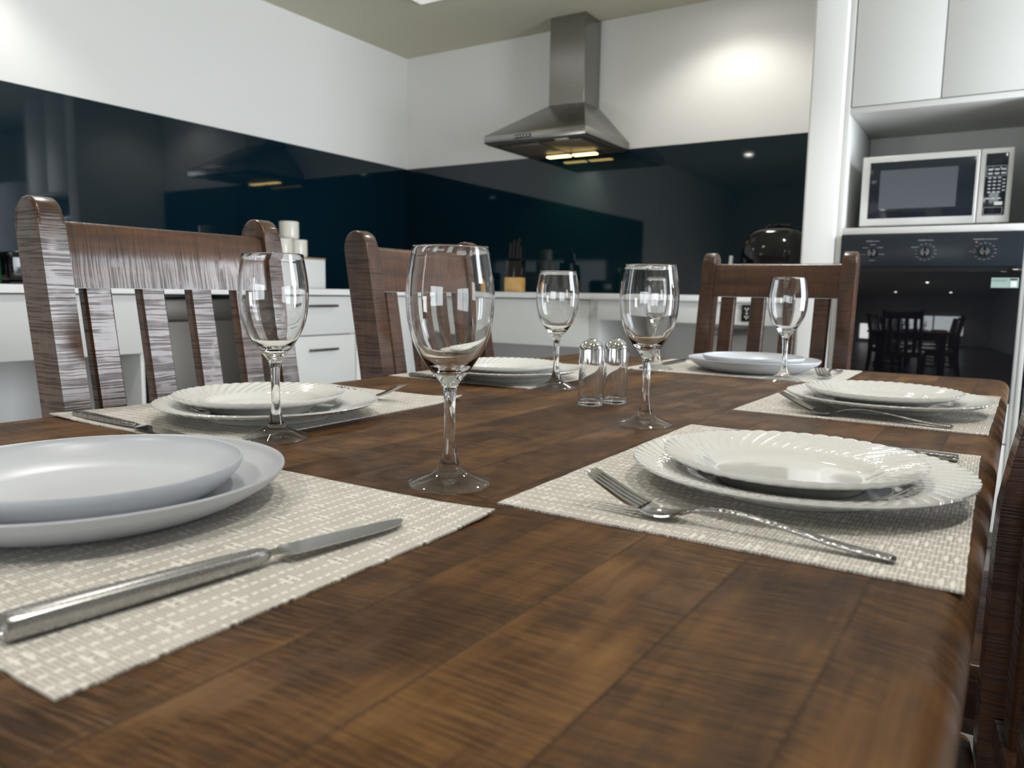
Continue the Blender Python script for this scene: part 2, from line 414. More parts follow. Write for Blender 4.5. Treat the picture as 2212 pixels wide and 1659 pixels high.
def tube(bm, pts, r, n=10, cap=True):
    pts = [Vector(p) for p in pts]; rings = []
    rs = r if isinstance(r, (list, tuple)) else [r] * len(pts)
    t0 = (pts[1] - pts[0]).normalized(); ref = Vector((0, 0, 1)) if abs(t0.z) < 0.9 else Vector((1, 0, 0))
    for k, p in enumerate(pts):
        t = (pts[min(k + 1, len(pts) - 1)] - pts[max(k - 1, 0)]).normalized()
        u = ref.cross(t).normalized(); w = t.cross(u); 
        rings.append([bm.verts.new(p + (u * math.cos(2 * PI * i / n) + w * math.sin(2 * PI * i / n)) * rs[k]) for i in range(n)])
    for A, B in zip(rings[:-1], rings[1:]):
        for i in range(n): bm.faces.new((A[i], A[(i + 1) % n], B[(i + 1) % n], B[i]))
    if cap: bm.faces.new(rings[0][::-1]); bm.faces.new(rings[-1])
    return bm
def sections(bm, secs, cap=True):
    """skin a list of same-length closed loops"""
    R = [[bm.verts.new(p) for p in s] for s in secs]
    n = len(R[0])
    for A, B in zip(R[:-1], R[1:]):
        for i in range(n): bm.faces.new((A[i], A[(i + 1) % n], B[(i + 1) % n], B[i]))
    if cap: bm.faces.new(R[0][::-1]); bm.faces.new(R[-1])
    return bm
def smoothpath(pts, n):
    """Catmull-Rom through pts (tuples of any length), n samples"""
    out = []; m = len(pts)
    for k in range(n):
        t = k / (n - 1) * (m - 1); i = min(int(t), m - 2); f = t - i
        p0, p1, p2, p3 = pts[max(i - 1, 0)], pts[i], pts[i + 1], pts[min(i + 2, m - 1)]
        out.append(tuple(0.5 * (2 * b + (c - a) * f + (2 * a - 5 * b + 4 * c - d) * f * f + (3 * b - a - 3 * c + d) * f ** 3) for a, b, c, d in zip(p0, p1, p2, p3)))
    return out

# ------------------------------------------------------------------ room shell
XL, YB, ZC = -3.346, 3.96, 2.40      # left wall, back wall, ceiling
XR, YF = 1.75, -3.20
struct('floor', bx(XL - 0.1, XR + 0.1, YF - 0.1, YB + 0.1, -0.08, 0.0), MT['floor'], smooth=False)
struct('ceiling', bx(XL - 0.1, XR + 0.1, YF - 0.1, YB + 0.1, ZC, ZC + 0.08), MT['ceil'], smooth=False)
struct('wall_left', bx(XL - 0.1, XL, YF - 0.1, YB + 0.1, 0.0, ZC), MT['wall'], smooth=False)
struct('wall_back', bx(XL, XR, YB, YB + 0.1, 0.0, ZC), MT['wall'], smooth=False)
# right wall with a wide window, rear wall with another
wy0, wy1, wz0, wz1 = 1.50, 3.34, 0.28, 2.31
bm = BM()
box(bm, XR, XR + 0.1, YF - 0.1, wy0, 0, ZC); box(bm, XR, XR + 0.1, wy1, YB + 0.1, 0, ZC)
box(bm, XR, XR + 0.1, wy0, wy1, 0, wz0); box(bm, XR, XR + 0.1, wy0, wy1, wz1, ZC)
struct('wall_right', bm, MT['wall'], smooth=False)
R1, R2 = (-3.24, -2.20, 0.10, 1.02), (-1.42, 0.86, 0.44, 1.50)     # two openings in the rear wall
bm = BM()
box(bm, XL, R1[0], YF - 0.1, YF, 0, ZC); box(bm, R1[1], R2[0], YF - 0.1, YF, 0, ZC); box(bm, R2[1], XR, YF - 0.1, YF, 0, ZC)
for a in (R1, R2): box(bm, a[0], a[1], YF - 0.1, YF, 0, a[2]); box(bm, a[0], a[1], YF - 0.1, YF, a[3], ZC)
struct('wall_front', bm, MT['wall'], smooth=False)
bm = BM()
for y in (wy0, (wy0 + wy1) / 2 - 0.03, wy1 - 0.06): box(bm, XR + 0.02, XR + 0.07, y, y + 0.06, wz0, wz1)
box(bm, XR + 0.02, XR + 0.07, wy0, wy1, wz0, wz0 + 0.06); box(bm, XR + 0.02, XR + 0.07, wy0, wy1, wz1 - 0.06, wz1)
w = struct('window_1', bm, MT['frame'], smooth=False)
struct('pane', bx(XR + 0.042, XR + 0.046, wy0 + 0.03, wy1 - 0.03, wz0 + 0.03, wz1 - 0.03), MT['pane'], w, smooth=False)
for k, (a0, a1, b0, b1) in enumerate((R1, R2)):
    bm = BM()
    for x in (a0, (a0 + a1) / 2 - 0.03, a1 - 0.06): box(bm, x, x + 0.06, YF - 0.07, YF - 0.02, b0, b1)
    box(bm, a0, a1, YF - 0.07, YF - 0.02, b0, b0 + 0.06); box(bm, a0, a1, YF - 0.07, YF - 0.02, b1 - 0.06, b1)
    w = struct('window_%d' % (k + 2), bm, MT['frame'], smooth=False)
    struct('pane', bx(a0 + 0.03, a1 - 0.03, YF - 0.046, YF - 0.042, b0 + 0.03, b1 - 0.03), MT['pane'], w, smooth=False)
# wall end beside the oven tower, with rounded corners
YN = 3.25
def rrect(x0, x1, y0, y1, r, n=4):
    out = []
    for cx, cy, a0 in ((x1 - r, y0 + r, -PI / 2), (x1 - r, y1 - r, 0), (x0 + r, y1 - r, PI / 2), (x0 + r, y0 + r, PI)):
        for k in range(n + 1):
            a = a0 + PI / 2 * k / n; out.append((cx + r * math.cos(a), cy + r * math.sin(a)))
    return out
struct('wall_nib', prism(BM(), rrect(-0.689, -0.562, YN - 0.012, YB, 0.010), 2, 0.0, ZC), MT['wall'], angle=50)

# ------------------------------------------------------------------ ceiling lamps and square fitting
def downlight(x, y, power, i, size=1.9):
    t = thing('ceiling_downlight', 'small round recessed downlight set in the pale ceiling', 'ceiling light', (x, y, ZC - 0.002), 0, 'recessed ceiling downlights')
    link('trim_ring', lathe(BM(), [(0.040, 0.0), (0.052, 0.0), (0.052, -0.004), (0.046, -0.006), (0.040, -0.003)], 32, close=True), MT['white'], t)
    link('lens', lathe(BM(), [(0.0, -0.002), (0.039, -0.002), (0.039, 0.0015), (0.0, 0.0015)], 32), MT['downlens'], t)
    d = bpy.data.lights.new('downlight_beam', 'SPOT'); d.energy = power; d.spot_size = size; d.spot_blend = 0.55
    d.shadow_soft_size = 0.04; d.color = (1.0, 0.968, 0.905)
    o = bpy.data.objects.new('downlight_beam', d); COL.objects.link(o); o.location = (x, y, ZC - 0.03)
DL = [(-1.19, 3.60, 12.5), (-3.04, 1.30, 17), (-1.75, 1.15, 34), (-0.75, 2.35, 27), (-2.35, -0.4, 34), (-0.45, 0.40, 20), (0.55, 1.6, 20), (-0.5, -1.0, 46), (0.35, 0.45, 40), (-1.6, -2.3, 50), (0.2, -2.3, 50)]  # last entry is an added lamp, brightening the unseen rear wall for reflections
for i, (x, y, p) in enumerate(DL): downlight(x, y, p, i, 2.4 if y > 3 else 1.9)
t = thing('ceiling_fitting', 'white square ceiling fitting whose corner peeps in at the top edge', 'ceiling light', (-2.649, 3.244, ZC - 0.002))
# its far left-hand corner peeps into the picture
link('frame', box(BM(), 0.0, 0.60, -0.60, 0.0, -0.012, 0.0, 0.003), MT['white'], t)
link('face_plate', box(BM(), 0.015, 0.585, -0.585, -0.015, -0.016, -0.012), MT['panel'], t)  # slight added glow lifts this face above the ceiling tone

# ------------------------------------------------------------------ dining table
TZ = 0.76
TX0, TX1, TY0, TY1 = -0.985, -0.001, 0.084, 1.83
t = thing('dining_table', 'long dark brown stained timber dining table set for six', 'dining table', (-0.0063, 0, 0), -0.0209)
bm = BM()
def table_top(bm):
    R, th = 0.035, 0.036
    prof = [(0.020, -th), (0.006, -th + 0.003), (0.0, -th + 0.010)]
    for k in range(7):
        a = PI / 2 * k / 6; prof.append((0.020 - 0.020 * math.cos(a), -0.018 + 0.018 * math.sin(a)))
    secs = []
    for ins, z in prof:
        o = rrect(TX0 + ins, TX1 - ins, TY0 + ins, TY1 - ins, max(R - ins, 0.006), 8)
        secs.append([(x, y, TZ + z) for x, y in o])
    return sections(bm, secs)
link('tabletop', table_top(bm), MT['table'], t, angle=40)
bm = BM()
for a in ((TX0 + 0.10, TX1 - 0.10, TY0 + 0.09, TY0 + 0.115), (TX0 + 0.10, TX1 - 0.10, TY1 - 0.115, TY1 - 0.09)): box(bm, a[0], a[1], a[2], a[3], 0.63, 0.7235, 0.002)
for a in ((TX0 + 0.09, TX0 + 0.115), (TX1 - 0.115, TX1 - 0.09)): box(bm, a[0], a[1], TY0 + 0.12, TY1 - 0.12, 0.63, 0.7235, 0.002)
link('apron', bm, MT['rail'], t)
for sx in (0, 1):
    for sy in (0, 1):
        x = TX0 + 0.13 if sx == 0 else TX1 - 0.13; y = TY0 + 0.13 if sy == 0 else TY1 - 0.13
        link('leg', bx(x - 0.04, x + 0.04, y - 0.04, y + 0.04, 0.0, 0.7235, 0.006), MT['post'], t)

# ------------------------------------------------------------------ dining chairs
HW = 0.195            # half the width over the posts
def yf(z):            # front face of the back posts (seat lies at +y)
    P = [(0.0, -0.060), (0.25, -0.018), (0.45, 0.0), (0.68, 0.0), (0.72, -0.0015), (0.76, -0.007), (0.82, -0.0170), (0.90, -0.0305), (1.034, -0.0525)]
    for (a, b), (c, d) in zip(P[:-1], P[1:]):
        if z <= c: 
            u = (z - a) / (c - a); return b + (d - b) * u
    return P[-1][1]
def make_chair(label, loc, rz):
    t = thing('dining_chair', label, 'dining chair', loc, rz, 'slat-back dining chairs round the table')
    dep = 0.060
    for sx in (-1, 1):
        zs = [i * 0.04 for i in range(25)] + [0.995]
        front = [(yf(z), z) for z in zs]
        yc, zt = yf(1.01) - dep / 2, 1.034
        rad = dep / 2
        arch = [(yc + rad * math.cos(a), zt - rad + rad * math.sin(a)) for a in [PI / 2 * k / 6 for k in range(0, 13)]]
        back = [(yf(z) - dep * (0.75 + 0.25 * min(1, z / 0.45)), z) for z in zs[::-1]]
        x0, x1 = (HW - 0.034, HW) if sx > 0 else (-HW, -HW + 0.034)
        link('back_post', prism(BM(), front + arch + back, 0, x0, x1, 0.0045, 3), MT['post'], t, angle=38)
    # top rail, gently dished
    n = 16; secs = []
    for k in range(n + 1):
        x = -HW + 0.0345 + (2 * HW - 0.069) * k / n; dish = -0.006 * (1 - (2 * k / n - 1) ** 2)
        sec = []
        for z, off in ((0.916, 0.0), (0.955, 0.0), (0.998, 0.0), (1.0040, -0.005), (1.0040, -0.017), (0.998, -0.022), (0.955, -0.022), (0.916, -0.022)):
            sec.append((x, yf(z) - 0.010 + dish + off, z))
        secs.append(sec)
    link('top_rail', sections(BM(), secs), MT['rail'], t, angle=50)
    # four slats
    for k in range(4):
        xc = -0.120 + 0.080 * k; w = 0.0385; secs = []
        for z in [0.505 + (0.9155 - 0.505) * i / 16 for i in range(17)]:
            y0 = yf(z) - 0.014 - 0.003; y1 = y0 - 0.018; c = 0.003
            secs.append([(xc - w / 2 + c, y0, z), (xc + w / 2 - c, y0, z), (xc + w / 2, y0 - c, z), (xc + w / 2, y1 + c, z), (xc + w / 2 - c, y1, z), (xc - w / 2 + c, y1, z), (xc - w / 2, y1 + c, z), (xc - w / 2, y0 - c, z)])
        link('back_slat', sections(BM(), secs), MT['post'], t, angle=30)
    link('lower_rail', bx(-HW + 0.0345, HW - 0.0345, -0.036, -0.012, 0.472, 0.5045, 0.003), MT['rail'], t)
    # seat with a soft dip
    bm = bx(-HW - 0.012, HW + 0.012, 0.0008, 0.425, 0.432, 0.460, 0.010, 3)
    link('seat', bm, MT['seatwood'], t, angle=40)
    for sx in (-1, 1):
        x0, x1 = (HW - 0.040, HW) if sx > 0 else (-HW, -HW + 0.040)
        link('front_leg', bx(x0, x1, 0.365, 0.405, 0.0, 0.4315, 0.004), MT['post'], t)
        link('side_apron', bx(x0 + 0.008, x0 + 0.030, 0.0008, 0.3645, 0.375, 0.4315, 0.002), MT['rail'], t)
        link('stretcher', bx(x0 + 0.010, x0 + 0.030, 0.0008 - 0.004, 0.3645, 0.175, 0.205, 0.003), MT['rail'], t)
    link('front_apron', bx(-HW + 0.0405, HW - 0.0405, 0.375, 0.395, 0.375, 0.4315, 0.002), MT['rail'], t)
    return t
chair = make_chair('slat-back wooden chair at left whose wide top rail shines pale, before the dishwasher', (-0.990, 0.703, 0), -PI / 2)
dup(chair, (-0.990, 1.302, 0), -PI / 2, 'slat-back wooden chair seen through the foremost wine glass, before the white drawers')
dup(chair, (-0.500, 2.015, 0), PI, 'slat-back wooden chair facing down the table from its far end, beside the oven')
dup(chair, (0.0325, 0.708, 0), PI / 2 + 0.105, 'dark reddish wooden chair in shadow, cut off by the lower right picture edge')
dup(chair, (0.052, 1.302, 0), PI / 2, 'wooden chair almost hidden below the right table edge, a strip of seat showing')

# ------------------------------------------------------------------ placemats
def make_mat(name, label, x0, y0, ux, vx, L, D, lift=()):
    """x0,y0 = one corner; ux = unit along the long side; lift = (corner s,t, height, radius)"""
    t = bpy.data.objects.new(name, None)
    bm = BM(); nu, nv = 44, 32; grid = []
    for i in range(nu + 1):
        col = []
        for j in range(nv + 1):
            s, v = i / nu, j / nv; x, y = (s - 0.5) * L, (v - 0.5) * D
            z = 0.0
            for (cs, cv, h, r) in lift:
                d = math.hypot((s - cs) * L, (v - cv) * D)
                if d < r: z += h * (1 - d / r) ** 2
            # slightly ragged cut
            if i in (0, nu): x += random.uniform(-0.0006, 0.0006)
            if j in (0, nv): y += random.uniform(-0.0005, 0.0005)
            col.append((x, y, z))
        grid.append(col)
    th = 0.0014
    top = [[bm.verts.new((x, y, z + th)) for x, y, z in c] for c in grid]; bot = [[bm.verts.new(p) for p in c] for c in grid]
    for i in range(nu):
        for j in range(nv):
            bm.faces.new((top[i][j], top[i + 1][j], top[i + 1][j + 1], top[i][j + 1]))
            bm.faces.new((bot[i][j], bot[i][j + 1], bot[i + 1][j + 1], bot[i + 1][j]))
    for i in range(nu):
        bm.faces.new((bot[i][0], bot[i + 1][0], top[i + 1][0], top[i][0])); bm.faces.new((top[i][nv], top[i + 1][nv], bot[i + 1][nv], bot[i][nv]))
    for j in range(nv):
        bm.faces.new((top[0][j], top[0][j + 1], bot[0][j + 1], bot[0][j])); bm.faces.new((bot[nu][j], bot[nu][j + 1], top[nu][j + 1], top[nu][j]))
    o = link(name, bm, MT['mat'], None, angle=50)
    ax = Vector((ux, vx)).normalized(); ay = Vector((-ax.y, ax.x))
    c = Vector((x0, y0)) + ax * L / 2 + ay * D / 2
    o.location = (c.x, c.y, TZ + 0.0002); o.rotation_euler = (0, 0, math.atan2(ax.y, ax.x))
    bpy.data.objects.remove(t)
    return tag(o, label, 'placemat', 'woven placemats on the table')
ML, MD = 0.432, 0.305
# corner, direction of the long side
make_mat('placemat', 'beige woven placemat under the nearest fluted plates on the right', -0.004, 0.470, 0.0, 1.0, ML, MD)
make_mat('placemat', 'beige woven placemat under the farther fluted plates on the right', 0.001, 1.049, 0.030, 1.0, ML, MD)
make_mat('placemat', 'beige woven placemat before the shiny-railed chair at left, knife along its near edge', -0.660, 0.474, 0.0, 1.0, ML, MD, [(1, 1, 0.004, 0.09), (1, 0, 0.006, 0.07), (0, 1, 0.003, 0.1)])
make_mat('placemat', 'beige woven placemat behind the foremost wine glass, near the salt shakers', -0.648, 1.075, 0.0, 1.0, ML, MD, [(1, 0, 0.004, 0.06)])
make_mat('placemat', 'large beige woven placemat in front at left under the matte plain plates', -0.727, 0.141, 1.0, 0.0, ML, MD, [(1, 1, 0.003, 0.08)])
make_mat('placemat', 'beige woven placemat at the far table end under plain coupe plates', -0.672, 1.497, 1.0, 0.0, ML, MD)
MZ = TZ + 0.0018

# ------------------------------------------------------------------ plates
def fluted(name, R, H, N):
    k = R / 0.1325; n = N * 10
    well = 0.60 * R
    top = [(0.0, 0.0062), (well * 0.5, 0.0062), (well * 0.9, 0.0063), (well * 0.98, 0.0070), (well * 1.06, 0.0100), (well * 1.12, 0.0128)]
    r0, z0 = well * 1.15, 0.0138
    m = 12
    for i in range(1, m + 1):
        f = i / m; top.append((r0 + (R - r0) * f, z0 + (H - z0) * (f * 0.85 + 0.15 * f * f)))
    nt = len(top)
    bot = [(R * 1.001, H - 0.0018)] + [(r0 + (R - r0) * f, z0 + (H - z0) * (f * 0.85 + 0.15 * f * f) - 0.0042) for f in (0.85, 0.6, 0.35, 0.1)]
    bot += [(well * 1.02, 0.0042), (well * 0.97, 0.0010), (well * 0.95, 0.0), (well * 0.91, 0.0), (well * 0.89, 0.0016), (0.0, 0.0018)]
    prof = top + bot
    def fn(i, r, z, a):
        f = (r - r0) / (R - r0)
        if f < 0: return r, z
        tw = a + 0.35 * f
        s = abs(math.sin(N * tw / 2))           # rounded flutes with sharp valleys
        amp = 0.0019 * min(1, f * 4) * (1 - 0.55 * max(0, (f - 0.85) / 0.15)) * (1 if i < nt else 0.35)
        return r + (0.0009 * s if f > 0.95 else 0), z + amp * (s - 0.6)
    me = lathe(BM(), prof, n, fn=fn)
    return link(name, me, MT['china'], None, angle=60)
def coupe(name, R, H, base):
    prof = [(0.0, 0.0055), (base * 0.7, 0.0055), (base * 0.95, 0.0062)]
    r0 = base * 0.95
    for k in range(1, 11):
        f = k / 10; prof.append((r0 + (R - r0) * (f * 0.72 + 0.28 * math.sin(f * PI / 2)), 0.0062 + (H - 0.0062) * f ** 1.45))
    prof[-1] = (R - 0.0018, H)
    prof += [(R - 0.0005, H + 0.0003), (R, H - 0.0011)]
    for k in range(9, 0, -1):
        f = k / 10; prof.append((base + (R - base) * (f * 0.72 + 0.28 * math.sin(f * PI / 2)) + 0.0006, (H - 0.0032) * f ** 1.30))
    prof += [(base * 0.98, 0.0), (base * 0.92, 0.0), (base * 0.90, 0.0012), (0.0, 0.0014)]
    return link(name, lathe(BM(), prof, 120), MT['stone'], None, angle=45)
gb, gs = 'large fluted plates', 'small fluted plates on top'
big0 = fluted('dinner_plate', 0.1325, 0.0215, 60); small0 = fluted('side_plate', 0.1015, 0.0235, 46)
cb0 = coupe('dinner_plate', 0.135, 0.0265, 0.090); cs0 = coupe('side_plate', 0.104, 0.0262, 0.074)
used = set()
def put(o, x, y, z, label, cat, group, rz=0.0, tilt=(0, 0)):
    if o.name in used: o = o.copy(); COL.objects.link(o)
    used.add(o.name); o.location = (x, y, z); o.rotation_euler = (tilt[0], tilt[1], rz)
    return tag(o, label, cat, group)
put(big0, -0.1335, 0.655, MZ, 'large white fluted plate nearest on the right side, fork beside it', 'plate', gb)
put(small0, -0.136, 0.6465, MZ + 0.0066, 'small white fluted plate lying on the nearest right-hand dinner plate', 'plate', gs, 0.3)
put(big0, -0.128, 1.203, MZ, 'large white fluted plate on the second placemat of the right side', 'plate', gb, 0.5)
put(small0, -0.131, 1.193, MZ + 0.0066, 'small white fluted plate on top of the second right-hand dinner plate', 'plate', gs, 0.9)
put(big0, -0.757, 0.632, MZ, 'large white fluted plate in front of the shiny-railed left chair', 'plate', gb, 0.2)
put(small0, -0.765, 0.626, MZ + 0.0066, 'small white fluted plate stacked in front of the shiny-railed left chair', 'plate', gs, 0.6)
put(big0, -0.757, 1.178, MZ, 'large white fluted plate partly behind the foremost wine glass', 'plate', gb, 0.8)
put(small0, -0.757, 1.170, MZ + 0.0066, 'small white fluted plate stacked behind the foremost wine glass', 'plate', gs, 0.1)
gp = 'plain matte plates'
put(cb0, -0.544, 0.292, MZ, 'large plain matte white plate in the lower left corner, cut by the picture edge', 'plate', gp)
put(cs0, -0.540, 0.290, MZ + 0.0066, 'smaller plain matte white plate resting on the lower-left large plate', 'plate', gp)
put(cb0, -0.432, 1.640, MZ, 'large plain matte plate at the far table end before the chair', 'plate', gp)
put(cs0, -0.432, 1.637, MZ + 0.0059, 'smaller plain matte plate on the large one at the far table end', 'plate', gp)

# ------------------------------------------------------------------ wine glasses
def wine_glass():
    outer = [(0.0, 0.0066), (0.0335, 0.0), (0.0343, 0.0008), (0.0343, 0.0018), (0.0335, 0.0027), (0.0290, 0.0046), (0.0220, 0.0075), (0.0155, 0.0103), (0.0112, 0.0130), (0.0090, 0.0170), (0.0073, 0.0225), (0.0057, 0.0300), (0.0048, 0.0390), (0.0045, 0.0500), (0.0046, 0.0620), (0.0050, 0.0720), (0.0057, 0.0790), (0.0072, 0.0840), (0.0100, 0.0880), (0.0132, 0.0915), (0.0182, 0.0980), (0.0229, 0.1050), (0.0268, 0.1115), (0.0300, 0.1185), (0.0325, 0.1260), (0.0343, 0.1345), (0.0354, 0.1440), (0.0358, 0.1530), (0.0355, 0.1630), (0.0345, 0.1720), (0.0332, 0.1800), (0.0318, 0.1880), (0.0309, 0.1935)]
    o2 = smoothpath(outer[2:], 92)
    rim = [(0.0305, 0.1950), (0.0297, 0.1951), (0.0292, 0.1942)]
    inner = [(0.0304, 0.1880), (0.0318, 0.1800), (0.0331, 0.1720), (0.0341, 0.1630), (0.0344, 0.1530), (0.0340, 0.1440), (0.0329, 0.1345), (0.0310, 0.1260), (0.0284, 0.1185), (0.0249, 0.1115), (0.0207, 0.1052), (0.0155, 0.1000), (0.0095, 0.0964), (0.0040, 0.0951)]
    i2 = smoothpath(inner, 48)
    return link('wine_glass', lathe(BM(), [(0.0, 0.0064), (0.0060, 0.0063), (0.0120, 0.0058), (0.0180, 0.0047), (0.0240, 0.0030), (0.0290, 0.0014), (0.0318, 0.0003)] + outer[1:2] + o2 + rim + i2 + [(0.0, 0.0950)], 80), MT['stemware'], None, angle=180)
g0 = wine_glass()
gg = 'clear stemmed wine glasses on the table'
for x, y, lab in ((-0.374, 0.496, 'foremost clear wine glass, largest in view, left of the nearest fork'),
                  (-0.640, 0.543, 'clear wine glass just behind the lower-left matte plates'),
                  (-0.357, 0.871, 'clear wine glass right of the shakers with another glass seen through it'),
                  (-0.620, 1.117, 'clear wine glass directly left of the pair of shakers'),
                  (-0.336, 1.497, 'clear wine glass in front of the far chair, by the plain far plate'),
                  (-0.603, 1.528, 'clear far wine glass right behind the glass next to the shakers')):
    put(g0, x, y, TZ + 0.0003, lab, 'wine glass', gg)

# ------------------------------------------------------------------ shakers
def shaker(label, x, y):
    t = thing('shaker', label, 'shaker', (x, y, TZ + 0.0003), 0, 'salt and pepper shakers')
    R = 0.0178
    prof = [(0.0, 0.0), (R, 0.0), (R + 0.0006, 0.001), (R + 0.0006, 0.003), (R, 0.0042), (R - 0.0004, 0.008), (R - 0.0004, 0.0600), (R - 0.0028, 0.0600), (R - 0.0028, 0.0090), (R - 0.0050, 0.0075), (0.0, 0.0072)]
    link('body', lathe(BM(), prof, 48), MT['acrylic'], t, angle=40)
    cp = [(R - 0.0030, 0.0604), (R, 0.0604), (R, 0.0790)]
    for k in range(1, 11):
        a = PI / 2 * k / 10; cp.append((max(R * math.cos(a), 0.0) if k < 10 else 0.0, 0.0790 + 0.0162 * math.sin(a)))
    link('cap', lathe(BM(), cp + [], 48), MT['chrome'], t, angle=60)
    bm = BM()
    for k in range(5):
        a = 2 * PI * k / 5; r = 0.0048
        lathe(bm, [(0.0, 0.09475), (0.0007, 0.09475), (0.0007, 0.0942), (0.0, 0.0942)], 8, r * math.cos(a), r * math.sin(a))
    link('pour_hole', bm, MT['black'], t)
    return t
shaker('clear shaker with chrome dome cap, front one of the pair', -0.4865, 0.980)
shaker('clear shaker with chrome dome cap, rear one of the pair', -0.4660, 1.019)

# ------------------------------------------------------------------ cutlery
def make_fork(label, loc, rz, mat):
    """tines toward +x; origin under the handle end"""
    t = thing('table_fork', label, 'fork', loc, rz, 'forks beside the plates')
    path = [(0.000, 0.0028, 0.0049, 0.0020), (0.030, 0.0044, 0.0046, 0.0020), (0.070, 0.0100, 0.0036, 0.0019), (0.100, 0.0130, 0.0029, 0.0018), (0.122, 0.0110, 0.0033, 0.0017), (0.136, 0.0062, 0.0062, 0.0014)]
    P = smoothpath(path, 40); secs = []
    for k, (x, z, w, h) in enumerate(P):
        s = 0.55 if k == 0 else 1.0
        secs.append([(x, w * s * math.cos(a), z + h * s * math.sin(a)) for a in [2 * PI * i / 14 for i in range(14)]])
    link('handle', sections(BM(), secs), mat, t, angle=60)
    hp = [(0.1355, 0.0064, 0.0060), (0.143, 0.0036, 0.0098), (0.150, 0.0026, 0.0114), (0.158, 0.0032, 0.0118), (0.165, 0.0052, 0.0119)]
    P = smoothpath(hp, 18)
    secs = [[(x, -w, z + 0.0008), (x, -w * 0.5, z - 0.0002), (x, w * 0.5, z - 0.0002), (x, w, z + 0.0008), (x, w * 0.98, z + 0.0020), (x, w * 0.5, z + 0.0011), (x, -w * 0.5, z + 0.0011), (x, -w * 0.98, z + 0.0020)] for x, z, w in P]
    link('fork_head', sections(BM(), secs), MT['polished'], t, angle=50)
    for k in range(4):
        yc = (k - 1.5) * 0.0062
        tp = [(0.1648, 0.0062, 0.0024), (0.178, 0.0108, 0.0021), (0.192, 0.0172, 0.0018), (0.206, 0.0238, 0.0014), (0.211, 0.0262, 0.0007)]
        secs = [[(x, yc * (1 - 0.15 * (x - 0.165) / 0.046) + a * w, z + b * w * 0.75) for a, b in ((-1, -0.7), (-0.7, -1), (0.7, -1), (1, -0.7), (1, 0.7), (0.7, 1), (-0.7, 1), (-1, 0.7))] for x, z, w in smoothpath(tp, 14)]
        link('tine', sections(BM(), secs), MT['polished'], t, angle=50)
    return t
CZT = MZ
fk = make_fork('steel fork with dimpled handle on the nearest right-hand placemat', (-0.040, 0.497, CZT), PI - 0.05, MT['hammered'])
dup(fk, (-0.036, 1.070, CZT), PI - 0.085, 'steel fork on the second right-hand placemat, tines against the plate rim')
dup(fk, (-0.913, 0.806, CZT), 0.09, 'steel fork showing its tines past the plate before the shiny-railed chair')
dup(fk, (-0.272, 1.735, CZT), -PI / 2 - 0.03, 'steel fork at the far table end pointing at the viewer beside the plain plate')
def make_knife(label, loc, rz, hmat, kw=1.0, kh=1.0):
    """tip toward +x; origin under the handle end; cutting edge toward -y"""
    t = thing('table_knife', label, 'knife', loc, rz, 'table knives beside the plates')
    P = smoothpath([(0.0, 0.0060, 0.0048), (0.003, 0.0075, 0.0062), (0.050, 0.0070, 0.0060), (0.110, 0.0058, 0.0050), (0.126, 0.0046, 0.0042), (0.131, 0.0030, 0.0026)], 40); secs = []
    for x, w, h in P:
        w *= kw; h *= kh
        secs.append([(x, w * math.copysign(abs(math.cos(a)) ** 0.6, math.cos(a)), 0.0064 * kh + h * math.copysign(abs(math.sin(a)) ** 0.7, math.sin(a))) for a in [2 * PI * i / 20 for i in range(20)]])
    link('handle', sections(BM(), secs), hmat, t, angle=50)
    bp = [(0.1305, -0.0028, 0.0028, 0.0018), (0.138, -0.0050, 0.0034, 0.0016), (0.142, -0.0088, 0.0068, 0.0013), (0.150, -0.0096, 0.0078, 0.0011), (0.190, -0.0092, 0.0074, 0.0010), (0.215, -0.0078, 0.0066, 0.0009), (0.228, -0.0040, 0.0056, 0.0008), (0.2355, 0.0030, 0.0045, 0.0005)]
    secs = []
    for x, y0, y1, h in smoothpath(bp, 46):
        zc = 0.0060 * kh - 0.0030 * kh * max(0, (x - 0.13)) / 0.105
        secs.append([(x, y0, zc - 0.0003), (x, y1, zc - h), (x, y1, zc + h), (x, y0, zc + 0.0003)])
    link('blade', sections(BM(), secs), MT['polished'], t, angle=30)
    return t
kn = make_knife('large plain-handled table knife across the nearest placemat at lower left', (-0.362, 0.154, CZT), math.atan2(0.232, 0.033), MT['steel'])
k2 = make_knife('table knife with dimpled handle lying before the shiny-railed left chair', (-0.933, 0.490, CZT), -0.037, MT['hammered'], 0.80, 0.56)
dup(k2, (-0.908, 1.086, CZT), -0.095, 'table knife on the placemat behind the foremost wine glass')
dup(k2, (-0.024, 0.853, CZT), PI - 0.12, 'table knife whose dimpled handle end sticks out behind the nearest right plates')
dup(k2, (-0.622, 1.745, CZT), -PI / 2 - 0.06, 'table knife left of the plain plates at the far table end')

# ------------------------------------------------------------------ benches along the walls
BZ0, BZ1 = 0.891, 0.919
XF = -2.746                      # front of the left run
YFB = 3.36                       # front of the back run (first stretch)
YFS = 3.30                       # front of the sink stretch
XS = -1.625                      # where the sink stretch starts
bm = BM()
pts = [(XL + 0.007, 0.6), (XF + 0.02, 0.6), (XF + 0.02, YFB - 0.02), (XS - 0.001, YFB - 0.02), (XS - 0.001, YB - 0.007), (XL + 0.007, YB - 0.007)]
o = link('worktop', prism(bm, pts, 2, BZ0, BZ1, 0.003, 2), MT['bench'], None, angle=40)
tag(o, 'white L-shaped stone worktop running along the left wall and round the corner', 'worktop')
o = link('worktop', bx(XS, -0.691, YFS - 0.02, YB - 0.007, BZ0, BZ1, 0.003), MT['bench'], None, angle=40)
tag(o, 'white stone worktop stretch projecting behind the far chair', 'worktop')
